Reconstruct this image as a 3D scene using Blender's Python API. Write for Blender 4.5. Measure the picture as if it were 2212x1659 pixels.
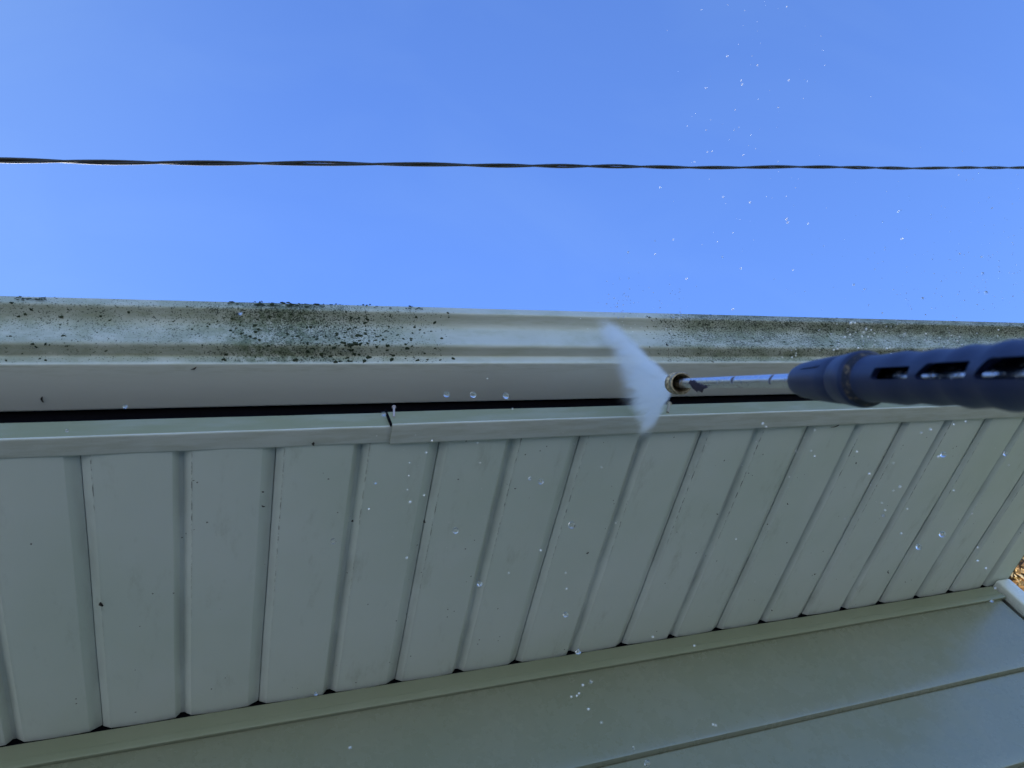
import bpy, bmesh, math, random
from mathutils import Vector, Matrix, noise

random.seed(7)
for o in list(bpy.data.objects):
    bpy.data.objects.remove(o)
scene = bpy.context.scene
COL = scene.collection

# ------------------------------------------------------------------ camera
# camera at the origin, X runs along the eave, +Y towards the house, Z up
R = Matrix(((0.91948461, -0.0123398, 0.39293228),
            (-0.196994, 0.85050263, 0.48768704),
            (-0.3402079, -0.52582603, 0.77959321)))     # columns: right, down, forward
F, CX, CY = 1735.43, 1106.0, 829.5                       # survey frame 2212 x 1659
right, down, fwd = R.col[0], R.col[1], R.col[2]
cam_d = bpy.data.cameras.new('camera')
cam = bpy.data.objects.new('camera', cam_d)
COL.objects.link(cam)
m3 = Matrix((right, -down, -fwd)).transposed()
cam.matrix_world = m3.to_4x4()
cam_d.sensor_width = 36
cam_d.lens = 36 * F / 2212
cam_d.clip_start = 0.02
cam_d.clip_end = 3000
cam_d.dof.use_dof = True
cam_d.dof.focus_distance = 1.8
cam_d.dof.aperture_fstop = 11.0
scene.camera = cam

# ------------------------------------------------------------------ world, sun, exposure
SUN_EL, SUN_AZ = 36.0, -8.0          # azimuth from +Y towards +X
SKY_STRENGTH = 0.125
world = bpy.data.worlds.new('World')
scene.world = world
world.use_nodes = True
wn, wl = world.node_tree.nodes, world.node_tree.links
bg = wn['Background']
sky = wn.new('ShaderNodeTexSky')
sky.sky_type = 'NISHITA'
sky.sun_disc = False
sky.sun_elevation = math.radians(SUN_EL)
sky.sun_rotation = math.radians(SUN_AZ)
sky.air_density = 1.0
sky.dust_density = 0.0
sky.ozone_density = 2.0
tint = wn.new('ShaderNodeMix')
tint.data_type = 'RGBA'
tint.blend_type = 'MULTIPLY'
tint.inputs['Factor'].default_value = 1.0
tint.inputs['B'].default_value = (0.70, 0.905, 1.38, 1)
wl.new(sky.outputs['Color'], tint.inputs['A'])
tc = wn.new('ShaderNodeTexCoord')
mp = wn.new('ShaderNodeMapping'); mp.inputs['Scale'].default_value = (3.0, 7.0, 3.0); wl.new(tc.outputs['Generated'], mp.inputs['Vector'])
nz = wn.new('ShaderNodeTexNoise'); nz.inputs['Scale'].default_value = 1.2; nz.inputs['Detail'].default_value = 5; nz.inputs['Distortion'].default_value = 0.8
wl.new(mp.outputs[0], nz.inputs['Vector'])
mr = wn.new('ShaderNodeMapRange'); mr.inputs['From Min'].default_value = 0.45; mr.inputs['From Max'].default_value = 0.85; mr.inputs['To Max'].default_value = 0.035
wl.new(nz.outputs['Fac'], mr.inputs['Value'])
sx = wn.new('ShaderNodeSeparateXYZ'); wl.new(tc.outputs['Generated'], sx.inputs[0])
m2 = wn.new('ShaderNodeMapRange'); m2.interpolation_type = 'SMOOTHSTEP'
m2.inputs['From Min'].default_value = 0.22; m2.inputs['From Max'].default_value = -0.30; m2.inputs['To Max'].default_value = 0.11
wl.new(sx.outputs[0], m2.inputs['Value'])
ad = wn.new('ShaderNodeMath'); ad.operation = 'ADD'; wl.new(mr.outputs[0], ad.inputs[0]); wl.new(m2.outputs[0], ad.inputs[1])
veil = wn.new('ShaderNodeMix'); veil.data_type = 'RGBA'          # thin high cirrus
wl.new(ad.outputs[0], veil.inputs['Factor'])
wl.new(tint.outputs['Result'], veil.inputs['A']); veil.inputs['B'].default_value = (3.0, 4.4, 4.6, 1)
wl.new(veil.outputs['Result'], bg.inputs['Color'])
bg.inputs['Strength'].default_value = SKY_STRENGTH

sd = bpy.data.lights.new('sun', 'SUN')
sd.energy = 4.7
sd.angle = math.radians(0.5)
sd.color = (1.0, 0.94, 0.84)
sun = bpy.data.objects.new('sun', sd)
COL.objects.link(sun)
el, az = math.radians(SUN_EL), math.radians(SUN_AZ)
sdir = Vector((math.sin(az) * math.cos(el), math.cos(az) * math.cos(el), math.sin(el)))
sun.rotation_euler = sdir.to_track_quat('Z', 'Y').to_euler()

scene.view_settings.view_transform = 'Standard'
scene.view_settings.look = 'None'
scene.view_settings.exposure = 0.93
scene.view_settings.gamma = 1.0
scene.view_settings.use_curve_mapping = False
scene.cycles.volume_bounces = 8
scene.cycles.volume_max_steps = 256


# ------------------------------------------------------------------ helpers
def at_depth(px, py, d):
    return R @ Vector(((px - CX) / F * d, (py - CY) / F * d, d))


def ray(px, py):
    return R @ Vector(((px - CX) / F, (py - CY) / F, 1.0))


def tag(o, label=None, cat=None, group=None, kind=None):
    if label: o['label'] = label
    if cat: o['category'] = cat
    if group: o['group'] = group
    if kind: o['kind'] = kind
    return o


def empty(name, loc=(0, 0, 0)):
    o = bpy.data.objects.new(name, None)
    o.location = loc
    o.empty_display_size = 0.1
    COL.objects.link(o)
    return o


def link(name, me, mat, parent=None, smooth=35):
    o = bpy.data.objects.new(name, me)
    COL.objects.link(o)
    if mat: me.materials.append(mat)
    if parent is not None:
        o.parent = parent
        o.matrix_parent_inverse = Matrix.Translation(-Vector(parent.location))
    if smooth:
        for p in me.polygons: p.use_smooth = True
        me.set_sharp_from_angle(angle=math.radians(smooth))
    return o


def pydata(name, vs, fs, mat, parent=None, smooth=35, fix=True):
    me = bpy.data.meshes.new(name)
    me.from_pydata([tuple(v) for v in vs], [], fs)
    if fix:
        bm = bmesh.new(); bm.from_mesh(me)
        bmesh.ops.recalc_face_normals(bm, faces=bm.faces)
        bm.to_mesh(me); bm.free()
    me.update()
    return link(name, me, mat, parent, smooth)


def ribbon(pl, t):
    """closed outline: a polyline given a thickness t to its left."""
    n = len(pl); off = []
    for i in range(n):
        a = Vector(pl[max(i - 1, 0)]); b = Vector(pl[min(i + 1, n - 1)])
        d = (b - a)
        if d.length < 1e-9: d = Vector((1, 0))
        d.normalize()
        nrm = Vector((-d.y, d.x))
        off.append((pl[i][0] + nrm.x * t, pl[i][1] + nrm.y * t))
    return list(pl) + off[::-1]


def extrude_x(prof, x0, x1, n=1, wob=None):
    """prof: closed list of (y, z)."""
    vs, fs = [], []
    m = len(prof)
    for i in range(n + 1):
        x = x0 + (x1 - x0) * i / n
        for (y, z) in prof:
            dy, dz = wob(x, y, z) if wob else (0, 0)
            vs.append((x, y + dy, z + dz))
    for i in range(n):
        for j in range(m):
            k = (j + 1) % m
            fs.append((i * m + j, i * m + k, (i + 1) * m + k, (i + 1) * m + j))
    fs.append(tuple(range(m)))
    fs.append(tuple(n * m + j for j in range(m))[::-1])
    return vs, fs


def box(x0, x1, y0, y1, z0, z1):
    v = [(x, y, z) for x in (x0, x1) for y in (y0, y1) for z in (z0, z1)]
    f = [(0, 1, 3, 2), (4, 6, 7, 5), (0, 4, 5, 1), (2, 3, 7, 6), (0, 2, 6, 4), (1, 5, 7, 3)]
    return v, f


def merge(*parts):
    vs, fs = [], []
    for v, f in parts:
        k = len(vs); vs += v; fs += [tuple(i + k for i in g) for g in f]
    return vs, fs


def round_poly(pts, r=0.0015, n=3):
    """round the inner corners of an open polyline (2-D)."""
    out = [pts[0]]
    for i in range(1, len(pts) - 1):
        p, a, b = Vector(pts[i]), Vector(pts[i - 1]), Vector(pts[i + 1])
        ra = min(r, (a - p).length * 0.45); rb = min(r, (b - p).length * 0.45)
        s = p + (a - p).normalized() * ra; e = p + (b - p).normalized() * rb
        for k in range(n + 1):
            t = k / n
            q = s * (1 - t) ** 2 + p * 2 * t * (1 - t) + e * t ** 2
            out.append((q.x, q.y))
    out.append(pts[-1])
    return out


# ------------------------------------------------------------------ materials
class NT:
    def __init__(s, name):
        s.m = bpy.data.materials.new(name); s.m.use_nodes = True
        s.n, s.l = s.m.node_tree.nodes, s.m.node_tree.links
        s.b = s.n['Principled BSDF']
        s.out = s.n['Material Output']

    def new(s, t, **kw):
        n = s.n.new(t)
        for k, v in kw.items(): setattr(n, k, v)
        return n

    def put(s, sock, v):
        if hasattr(v, 'node'): s.l.new(v, sock)
        else: sock.default_value = v

    def pos(s):
        return s.new('ShaderNodeTexCoord').outputs['Object']

    def xyz(s, v):
        n = s.new('ShaderNodeSeparateXYZ'); s.l.new(v, n.inputs[0]); return n.outputs

    def math(s, op, a, b=None, c=None, clamp=False):
        n = s.new('ShaderNodeMath', operation=op); n.use_clamp = clamp
        s.put(n.inputs[0], a)
        if b is not None: s.put(n.inputs[1], b)
        if c is not None: s.put(n.inputs[2], c)
        return n.outputs[0]

    def mapping(s, v, scale=(1, 1, 1), rot=(0, 0, 0), loc=(0, 0, 0)):
        n = s.new('ShaderNodeMapping'); s.l.new(v, n.inputs['Vector'])
        n.inputs['Scale'].default_value = scale; n.inputs['Rotation'].default_value = rot
        n.inputs['Location'].default_value = loc
        return n.outputs[0]

    def noise(s, v, scale, detail=3, rough=0.55, dist=0.0):
        n = s.new('ShaderNodeTexNoise')
        if v is not None: s.l.new(v, n.inputs['Vector'])
        n.inputs['Scale'].default_value = scale; n.inputs['Detail'].default_value = detail
        n.inputs['Roughness'].default_value = rough; n.inputs['Distortion'].default_value = dist
        return n.outputs['Fac']

    def ramp(s, v, a, b, lo=0.0, hi=1.0, smooth=True):
        n = s.new('ShaderNodeMapRange'); s.put(n.inputs['Value'], v)
        if smooth: n.interpolation_type = 'SMOOTHSTEP'
        s.put(n.inputs['From Min'], a); s.put(n.inputs['From Max'], b)
        s.put(n.inputs['To Min'], lo); s.put(n.inputs['To Max'], hi)
        return n.outputs['Result']

    def mix(s, f, a, b):
        n = s.new('ShaderNodeMix', data_type='RGBA')
        s.put(n.inputs['Factor'], f)
        s.put(n.inputs['A'], a if hasattr(a, 'node') else (*a, 1))
        s.put(n.inputs['B'], b if hasattr(b, 'node') else (*b, 1))
        return n.outputs['Result']

    def bump(s, h, strength=0.2, dist=0.001):
        n = s.new('ShaderNodeBump'); s.l.new(h, n.inputs['Height'])
        n.inputs['Strength'].default_value = strength; n.inputs['Distance'].default_value = dist
        s.l.new(n.outputs[0], s.b.inputs['Normal'])

    def set(s, **kw):
        for k, v in kw.items():
            k = k.replace('_', ' ')
            s.put(s.b.inputs[k], (*v, 1) if isinstance(v, tuple) and len(v) == 3 else v)
        return s.m


def plain(name, col, rough=0.5, metal=0.0, scale=60, var=0.25, bump=0.1):
    t = NT(name); p = t.pos()
    n = t.noise(p, scale, 4)
    c = t.mix(n, tuple(x * (1 - var) for x in col), tuple(min(1, x * (1 + var)) for x in col))
    if bump: t.bump(n, bump, 0.001)
    return t.set(Base_Color=c, Roughness=rough, Metallic=metal)


def vinyl(name, base, rough=0.42, x_period=None, speck=0.62, stain=0.35):
    t = NT(name); p = t.pos()
    big = t.noise(p, 3.0, 3)
    c = t.mix(t.ramp(big, 0.3, 0.75), base, tuple(b * k for b, k in zip(base, (0.90, 0.93, 0.88))))
    # smeary stains
    st = t.noise(t.mapping(p, (9, 3, 9)), 2.2, 6, 0.7)
    c = t.mix(t.ramp(st, 0.55, 0.85, 0, stain), c, (0.30, 0.33, 0.26))
    # tiny dark specks
    v = t.new('ShaderNodeTexVoronoi'); t.l.new(p, v.inputs['Vector'])
    v.inputs['Scale'].default_value = 75
    sp = t.math('LESS_THAN', t.math('ADD', v.outputs['Distance'], t.math('MULTIPLY', t.noise(p, 400, 2), 0.25)), 0.22)
    keep = t.math('GREATER_THAN', t.noise(p, 19, 2), speck)
    spm = t.math('MULTIPLY', sp, keep)
    c = t.mix(t.math('MULTIPLY', spm, 0.85), c, (0.03, 0.035, 0.03))
    if x_period:
        x0, per = x_period
        X = t.xyz(p)[0]
        sg = t.math('MULTIPLY', t.math('SUBTRACT', t.math('FRACT', t.math('ADD', t.math('DIVIDE', t.math('SUBTRACT', X, x0), per), 100.5)), 0.5), per)
        d = t.math('ABSOLUTE', sg)                          # metres from a seam
        near = t.ramp(t.math('ABSOLUTE', t.math('SUBTRACT', sg, 0.0125)), 0.0, 0.0014, 1, 0)
        dash = t.ramp(t.noise(t.mapping(p, (260, 60, 1)), 1.0, 5, 0.75), 0.47, 0.56)
        where = t.math('MULTIPLY', t.ramp(t.noise(t.mapping(p, (7, 3.5, 1)), 1.0, 2), 0.42, 0.56), t.ramp(t.xyz(p)[1], 0.85, 1.15, 1, 0.1))
        m = t.math('MULTIPLY', near, t.math('MULTIPLY', dash, where))
        c = t.mix(t.math('MULTIPLY', m, 0.9), c, (0.03, 0.035, 0.03))
        halo = t.math('MULTIPLY', t.math('MULTIPLY', t.ramp(d, 0.004, 0.018, 1, 0), t.ramp(t.noise(t.mapping(p, (20, 6, 1)), 1.0, 4), 0.35, 0.65, 0.3, 1.0)), 0.45)
        c = t.mix(halo, c, (0.33, 0.36, 0.33))
    t.bump(t.noise(t.mapping(p, (30, 8, 30)), 4, 4), 0.12, 0.001)
    rr = t.ramp(st, 0.3, 0.8, rough - 0.08, rough + 0.15)
    return t.set(Base_Color=c, Roughness=rr)


V_SOFFIT = vinyl('soffit_vinyl', (0.72, 0.785, 0.77), 0.60, stain=0.5, x_period=(-0.112, 0.12885))
V_SIDING = vinyl('siding_vinyl', (0.225, 0.235, 0.18), 0.27, speck=0.70, stain=0.05)
V_POST = vinyl('corner_post_vinyl', (0.74, 0.78, 0.80), 0.26, speck=0.8, stain=0.05)
V_TRIM = vinyl('trim_vinyl', (0.26, 0.285, 0.215), 0.40, speck=0.66)


def fascia_mat():
    t = NT('painted_fascia_metal'); p = t.pos(); X, Y, Z = t.xyz(p)
    n1 = t.noise(t.mapping(p, (4, 30, 30)), 3, 5, 0.65)
    c = t.mix(t.ramp(n1, 0.35, 0.7), (0.62, 0.66, 0.64), (0.52, 0.55, 0.50))
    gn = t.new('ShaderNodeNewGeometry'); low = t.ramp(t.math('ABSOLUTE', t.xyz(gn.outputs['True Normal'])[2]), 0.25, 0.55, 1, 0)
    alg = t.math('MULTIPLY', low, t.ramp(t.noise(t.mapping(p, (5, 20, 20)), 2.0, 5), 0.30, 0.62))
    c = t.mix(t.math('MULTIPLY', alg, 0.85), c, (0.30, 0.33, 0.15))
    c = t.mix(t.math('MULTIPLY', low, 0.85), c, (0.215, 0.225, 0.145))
    sp = t.ramp(t.noise(t.mapping(p, (60, 220, 220)), 4, 4, 0.7), 0.66, 0.72)
    c = t.mix(t.math('MULTIPLY', sp, 0.7), c, (0.06, 0.07, 0.05))
    t.bump(n1, 0.25, 0.002)
    return t.set(Base_Color=c, Roughness=0.6, Specular_IOR_Level=0.3)


M_FASCIA = fascia_mat()


def gx(px, py, z):
    r = ray(px, py); return r.x / r.z * z


XA = gx(860, 720, 1.16)      # dirt thins out
XB = gx(985, 720, 1.16)      # clean from here
XC = gx(1360, 735, 1.16)     # dirty again
XD = gx(1620, 735, 1.16)


def gutter_mat():
    t = NT('gutter_paint'); p = t.pos(); X, Y, Z = t.xyz(p)
    wob = t.math('MULTIPLY', t.math('SUBTRACT', t.noise(p, 22, 4), 0.5), 0.13)
    Xw = t.math('ADD', X, wob)
    left = t.ramp(Xw, XA, XB + 0.01, 1, 0)
    rgt = t.ramp(t.math('ADD', Xw, t.math('MULTIPLY', t.math('SUBTRACT', 1.15, Z), 0.5)), XC - 0.02, XC + 0.16, 0, 1)
    dirt = t.math('MAXIMUM', left, rgt)
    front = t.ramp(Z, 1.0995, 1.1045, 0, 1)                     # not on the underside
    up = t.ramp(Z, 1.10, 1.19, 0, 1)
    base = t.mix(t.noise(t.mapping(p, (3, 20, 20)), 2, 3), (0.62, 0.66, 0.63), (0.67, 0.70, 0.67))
    base = t.mix(t.math('MULTIPLY', front, t.ramp(t.noise(t.mapping(p, (3, 9, 9)), 3, 4), 0.2, 0.8, 0.75, 1.0)), base, (0.46, 0.48, 0.43))  # lighting put into the paint: front toned darker, underside kept paler
    # olive film
    film = t.math('MULTIPLY', dirt, t.ramp(t.noise(t.mapping(p, (14, 22, 22)), 1.3, 6, 0.72), 0.30, 0.66))
    c = t.mix(t.math('MULTIPLY', t.math('MULTIPLY', film, front), t.math('ADD', 0.58, t.math('MULTIPLY', rgt, 0.22))), base, (0.18, 0.215, 0.145))
    # a little olive on the underside too, close to the lip
    nl = t.math('MULTIPLY', t.ramp(Y, 0.645, 0.675, 1, 0), t.ramp(t.noise(t.mapping(p, (7, 60, 7)), 3, 5, 0.7), 0.42, 0.7))
    c = t.mix(t.math('MULTIPLY', nl, 0.35), c, (0.30, 0.32, 0.20))
    # green stain patch (around the heavy streak)
    gxp = gx(600, 720, 1.16)
    gm = t.math('MULTIPLY', t.ramp(t.math('ABSOLUTE', t.math('SUBTRACT', Xw, gxp)), 0.015, 0.15, 1, 0),
                t.ramp(t.noise(p, 70, 5, 0.7), 0.36, 0.60))
    c = t.mix(t.math('MULTIPLY', t.math('MULTIPLY', gm, front), 0.75), c, (0.075, 0.11, 0.045))
    # very fine peppering
    fine = t.noise(p, 420, 3, 0.65)
    md = t.noise(p, 30, 4, 0.6)
    heavy = t.ramp(t.math('ABSOLUTE', t.math('SUBTRACT', Xw, gxp + 0.03)), 0.0, 0.20, 0.085, 0)
    right_heavy = t.math('MULTIPLY', rgt, 0.055)
    thr = t.math('SUBTRACT', t.math('SUBTRACT', t.math('SUBTRACT', 0.715, t.math('MULTIPLY', md, 0.19)), heavy), right_heavy)
    thr = t.math('SUBTRACT', thr, t.math('MULTIPLY', up, t.math('ADD', 0.035, t.math('MULTIPLY', rgt, 0.035))))
    pep = t.math('MULTIPLY', t.ramp(fine, thr, t.math('ADD', thr, 0.03)), t.math('MULTIPLY', t.ramp(dirt, 0.25, 0.6), front))
    c = t.mix(t.math('MULTIPLY', pep, 0.9), c, (0.022, 0.03, 0.018))
    # slanted scour marks on the right part
    sl = t.noise(t.mapping(p, (70, 70, 330), rot=(0, math.radians(38), 0)), 1.0, 4, 0.65)
    slm = t.math('MULTIPLY', t.ramp(sl, 0.57, 0.62), t.math('MULTIPLY', t.ramp(rgt, 0.3, 0.9), front))
    slm = t.math('MULTIPLY', slm, t.ramp(md, 0.40, 0.58))
    c = t.mix(t.math('MULTIPLY', slm, 0.8), c, (0.03, 0.04, 0.025))
    # rusty stains on the lip
    ru = t.math('MULTIPLY', t.ramp(Z, 1.180, 1.188, 0, 1), t.ramp(t.noise(t.mapping(p, (12, 40, 40)), 2, 5, 0.7), 0.55, 0.72))
    c = t.mix(t.math('MULTIPLY', t.math('MULTIPLY', ru, rgt), 0.6), c, (0.33, 0.20, 0.10))
    t.bump(t.math('ADD', t.noise(t.mapping(p, (5, 30, 30)), 3, 4), t.math('MULTIPLY', pep, 0.5)), 0.25, 0.0012)
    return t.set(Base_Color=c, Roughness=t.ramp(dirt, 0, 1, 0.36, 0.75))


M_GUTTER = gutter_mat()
M_GAP_SHADE = plain('gap_shade_black', (0.0015, 0.0015, 0.004), 0.95, scale=20)  # near-black colour stands in for the shade deep inside gaps
M_GAP_SHADE.node_tree.nodes['Principled BSDF'].inputs['Specular IOR Level'].default_value = 0.1
M_NAIL = plain('dull_nail_steel', (0.45, 0.40, 0.42), 0.5, 0.1, scale=300)
M_MOSS = plain('dark_moss', (0.022, 0.034, 0.014), 0.95, scale=500, var=0.6, bump=0.5)
M_ROOF = plain('asphalt_shingle', (0.07, 0.065, 0.06), 0.9, scale=90, var=0.4, bump=0.4)
M_BLACK = plain('black_cable_rubber', (0.018, 0.018, 0.02), 0.55, scale=120)
M_SHEATH = plain('dark_sheathing', (0.03, 0.03, 0.028), 0.9)

# ------------------------------------------------------------------ ground
t = NT('lawn_grass'); p = t.pos()
c = t.mix(t.ramp(t.noise(p, 0.6, 4), 0.35, 0.65), (0.075, 0.11, 0.03), (0.13, 0.14, 0.05))
c = t.mix(t.ramp(t.noise(p, 40, 5), 0.4, 0.7, 0, 0.6), c, (0.05, 0.08, 0.02))
t.bump(t.noise(p, 60, 4), 0.6, 0.03)
M_LAWN = t.set(Base_Color=c, Roughness=0.95)
GZ = -1.7
n = 40; S = 1200
vs = [(-S + 2 * S * i / n, -S + 2 * S * j / n, GZ) for i in range(n + 1) for j in range(n + 1)]
fs = [(i * (n + 1) + j, (i + 1) * (n + 1) + j, (i + 1) * (n + 1) + j + 1, i * (n + 1) + j + 1) for i in range(n) for j in range(n)]
tag(pydata('lawn', vs, fs, M_LAWN, fix=False), kind='structure', label='green lawn around the house')
# unseen pale slab added to bounce sunlight up under the eave
M_BOUNCE = plain('bounce_slab_pale', (0.64, 0.64, 0.55), 0.85, scale=15, var=0.12)
v, f = box(-14, 4.2, -18, 1.27, GZ - 0.2, GZ + 0.03)
tag(pydata('bounce_slab', v, f, M_BOUNCE), kind='structure', label='unseen pale slab added below the eave to bounce light upward')

t = NT('bounce_blocker_dark'); p = t.pos(); q_ = t.noise(p, 45, 5, 0.7)
t.bump(q_, 0.8, 0.02)
M_BLOCKER = t.set(Base_Color=t.mix(q_, (0.02, 0.014, 0.01), (0.07, 0.05, 0.035)), Roughness=0.95)
v, f = box(-4.6, 3.6, -1.9, 1.25, GZ + 0.02, GZ + 0.06)  # unseen dark slab, added to cut ground bounce near the wall
tag(pydata('bounce_blocker', v, f, M_BLOCKER), kind='structure', label='unseen dark slab added at the foot of the wall to cut bounce light')

# ------------------------------------------------------------------ house
XL, XR = -3.4, 2.165
house = empty('house', (0, 1.31, GZ))
tag(house, 'pale vinyl-sided house seen from below its eave, with ribbed soffit and lap siding', 'house')


def hpart(name, vf, mat, smooth=35):
    return pydata(name, vf[0], vf[1], mat, house, smooth)


# soffit: ribs every 129 mm, alternately a locked seam and a plain groove
PER, RX0 = 0.12885, -0.112
prof = []
k0 = int(math.floor((XL - RX0) / PER)) + 1
k1 = int(math.floor((XR - 0.02 - RX0) / PER))
prof.append((XL, 0.0))
for k in range(k0, k1 + 1):
    xr = RX0 + k * PER
    if k % 2 == 0:
        seg = [(-0.0200, 0.0), (-0.0030, 0.0080), (-0.002, 0.0085), (-0.0006, 0.0085), (-0.0006, 0.016), (0.0006, 0.016), (0.0006, 0.0068), (0.0128, 0.0)]
    else:
        seg = [(-0.0135, 0.0), (-0.0045, 0.0092), (0.0010, 0.0095), (0.0128, 0.0)]
    # gently bowed flat between grooves
    xp = prof[-1][0]; xn = xr + seg[0][0]
    for q in range(1, 6):
        tt = q / 6
        prof.append((xp + (xn - xp) * tt, -0.0016 * math.sin(math.pi * tt)))
    prof += [(xr + a, b) for a, b in seg]
prof.append((XR, 0.0))
closed = list(prof) + [(x, z + 0.0012) for x, z in prof[::-1]]
NY = 26; Y0, Y1 = 0.702, 1.3125
vs, fs = [], []
m = len(closed)
for j in range(NY + 1):
    y = Y0 + (Y1 - Y0) * j / NY
    for (x, z) in closed:
        w = 0.0007 * math.sin(7 * y + 3.1 * x) + 0.0009 * noise.noise(Vector((x * 6, y * 3, 0)))
        xo = 0.0012 * noise.noise(Vector((x * 3, y * 4, 5)))
        vs.append((x + (xo if XL < x < XR else 0), y, 1.0 + z + w))
for j in range(NY):
    for i in range(m):
        k = (i + 1) % m
        fs.append((j * m + i, j * m + k, (j + 1) * m + k, (j + 1) * m + i))
hpart('soffit', (vs, fs), V_SOFFIT, 14)

# fascia cover: two overlapping lengths of bent metal, an upright face and a return under the soffit
XS = gx(845, 912, 1.0)


def cover(x0, x1, y, zb, ztop, slope, seed):
    pl = round_poly([(y + 0.004, ztop), (y, ztop - 0.003), (y, zb), (0.7285, zb + 0.0015), (0.7285, zb + 0.0035)], 0.0022, 4)
    pr = ribbon(pl, -0.0011)
    def wob(x, yy, zz):
        a = noise.noise(Vector((x * 4 + seed, 0, 0)))
        b = noise.noise(Vector((x * 11 + seed, 3, zz * 8)))
        return (0.0008 * a + 0.0005 * b, 0.0011 * a + slope * (x - XS) * (0.4 if zz > 1.01 else 1))
    return extrude_x(pr, x0, x1, max(4, int((x1 - x0) / 0.03)), wob)


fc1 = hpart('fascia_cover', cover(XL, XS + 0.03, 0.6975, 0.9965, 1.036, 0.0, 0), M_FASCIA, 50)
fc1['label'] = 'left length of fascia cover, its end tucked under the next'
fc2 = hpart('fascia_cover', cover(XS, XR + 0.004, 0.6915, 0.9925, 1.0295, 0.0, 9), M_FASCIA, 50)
fc2['label'] = 'right length of fascia cover, overlapping the left one'

# old wooden board behind gutter and cover, near-black for the gap's deep shade
hpart('fascia_board', merge(box(XL, XR, 0.7290, 0.765, 1.016, 1.235), box(XL, XR, 0.703, 0.7290, 1.016, 1.030)), M_GAP_SHADE, 0)

# wall channel under the soffit: an upright face, then a lower ledge
pl = round_poly([(1.3125, 0.9925), (1.3085, 0.9940), (1.3062, 0.9935), (1.3055, 0.9640), (1.3015, 0.9622), (1.3005, 0.9475), (1.3022, 0.9455), (1.3100, 0.9460)], 0.0015, 2)
ch = hpart('wall_channel', extrude_x(ribbon(pl, 0.0012), XL, 2.10, 70,
      lambda x, y, z: (0.0007 * noise.noise(Vector((x * 5, 0, 1))), 0.0008 * noise.noise(Vector((x * 4, 7, 0))))), V_TRIM, 50)
ch['label'] = 'pale channel where the soffit meets the wall'

# lap siding
LAPS = [0.9440, 0.7440]
while LAPS[-1] > GZ + 0.2: LAPS.append(LAPS[-1] - 0.205)
pts = [(1.3155, 0.972), (1.3085, 0.9440)]
for a, b in zip(LAPS[:-1], LAPS[1:]):
    pts += [(1.3078, (a + b) / 2 + 0.03), (1.3045, b + 0.030), (1.3028, b + 0.004), (1.3035, b + 0.0005), (1.3110, b - 0.0040),
            (1.3125, b - 0.0040), (1.3125, b + 0.0040), (1.3148, b + 0.0040), (1.3148, b - 0.004)]
pts += [(1.3148, GZ + 0.05)]
siding = hpart('siding', extrude_x(ribbon(pts, 0.0015), XL, 2.082, 80,
      lambda x, y, z: (0.0012 * noise.noise(Vector((x * 2.5, z * 3, 1))), 0.0007 * noise.noise(Vector((x * 3, 7, z * 3))))), V_SIDING, 40)
siding['label'] = 'wide lap siding below the soffit'
hpart('sheathing', merge(box(XL, 2.125, 1.336, 1.37, GZ, 1.02), box(XL, 2.10, 1.3165, 1.336, 0.978, 1.03)), M_GAP_SHADE, 0)  # filler strip coloured black as shade behind the soffit groove ends

# corner post: wide face on the front with a slot for the siding ends, and a return on the gable side
cp = [(2.096, 1.3290), (2.096, 1.2985), (2.1065, 1.2985), (2.1085, 1.3005), (2.1085, 1.3100), (2.1125, 1.3100),
      (2.1145, 1.2920), (2.1175, 1.2895), (2.162, 1.2895), (2.165, 1.2925), (2.165, 1.345), (2.163, 1.349), (2.150, 1.350), (2.150, 1.358)]


def extrude_z(prof, z0, z1, n=1):
    m = len(prof); vs, fs = [], []
    for i in range(n + 1):
        z = z0 + (z1 - z0) * i / n
        vs += [(x, y, z) for x, y in prof]
    for i in range(n):
        for j in range(m):
            k = (j + 1) % m
            fs.append((i * m + j, i * m + k, (i + 1) * m + k, (i + 1) * m + j))
    fs += [tuple(range(m)), tuple(n * m + j for j in range(m))[::-1]]
    return vs, fs


post = hpart('corner_post', extrude_z([(2.1115, 1.3185), (2.1115, 1.2935), (2.1135, 1.2905), (2.1165, 1.2895), (2.1610, 1.2895), (2.1635, 1.2905), (2.165, 1.293),
                                      (2.165, 1.351), (2.163, 1.354), (2.128, 1.354), (2.128, 1.3185)], GZ + 0.05, 0.9955), V_POST, 40)
post['label'] = 'smooth corner post at the far end of the wall'
hpart('gable_wall', merge(extrude_z([(2.118, 1.354), (2.152, 1.354), (2.152, 7.6), (2.118, 7.6)], GZ, 1.2),
      ([(2.1, 0.76, 1.02), (2.1, 8.2, 1.02), (2.1, 4.47, 2.15), (2.15, 0.76, 1.02), (2.15, 8.2, 1.02), (2.15, 4.47, 2.15)],
       [(0, 1, 2), (3, 5, 4), (0, 3, 4, 1), (1, 4, 5, 2), (2, 5, 3, 0)])), V_SIDING, 0)
hpart('rake_board', box(XR - 0.012, XR + 0.006, 0.7035, 1.40, 1.0015, 1.15), V_TRIM, 0)
hpart('end_wall', merge(box(XL, XL + 0.05, 1.372, 7.6, GZ, 1.2)), V_SIDING, 0)
hpart('back_wall', box(XL, 2.117, 7.55, 7.6, GZ, 1.2), V_SIDING, 0)
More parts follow.
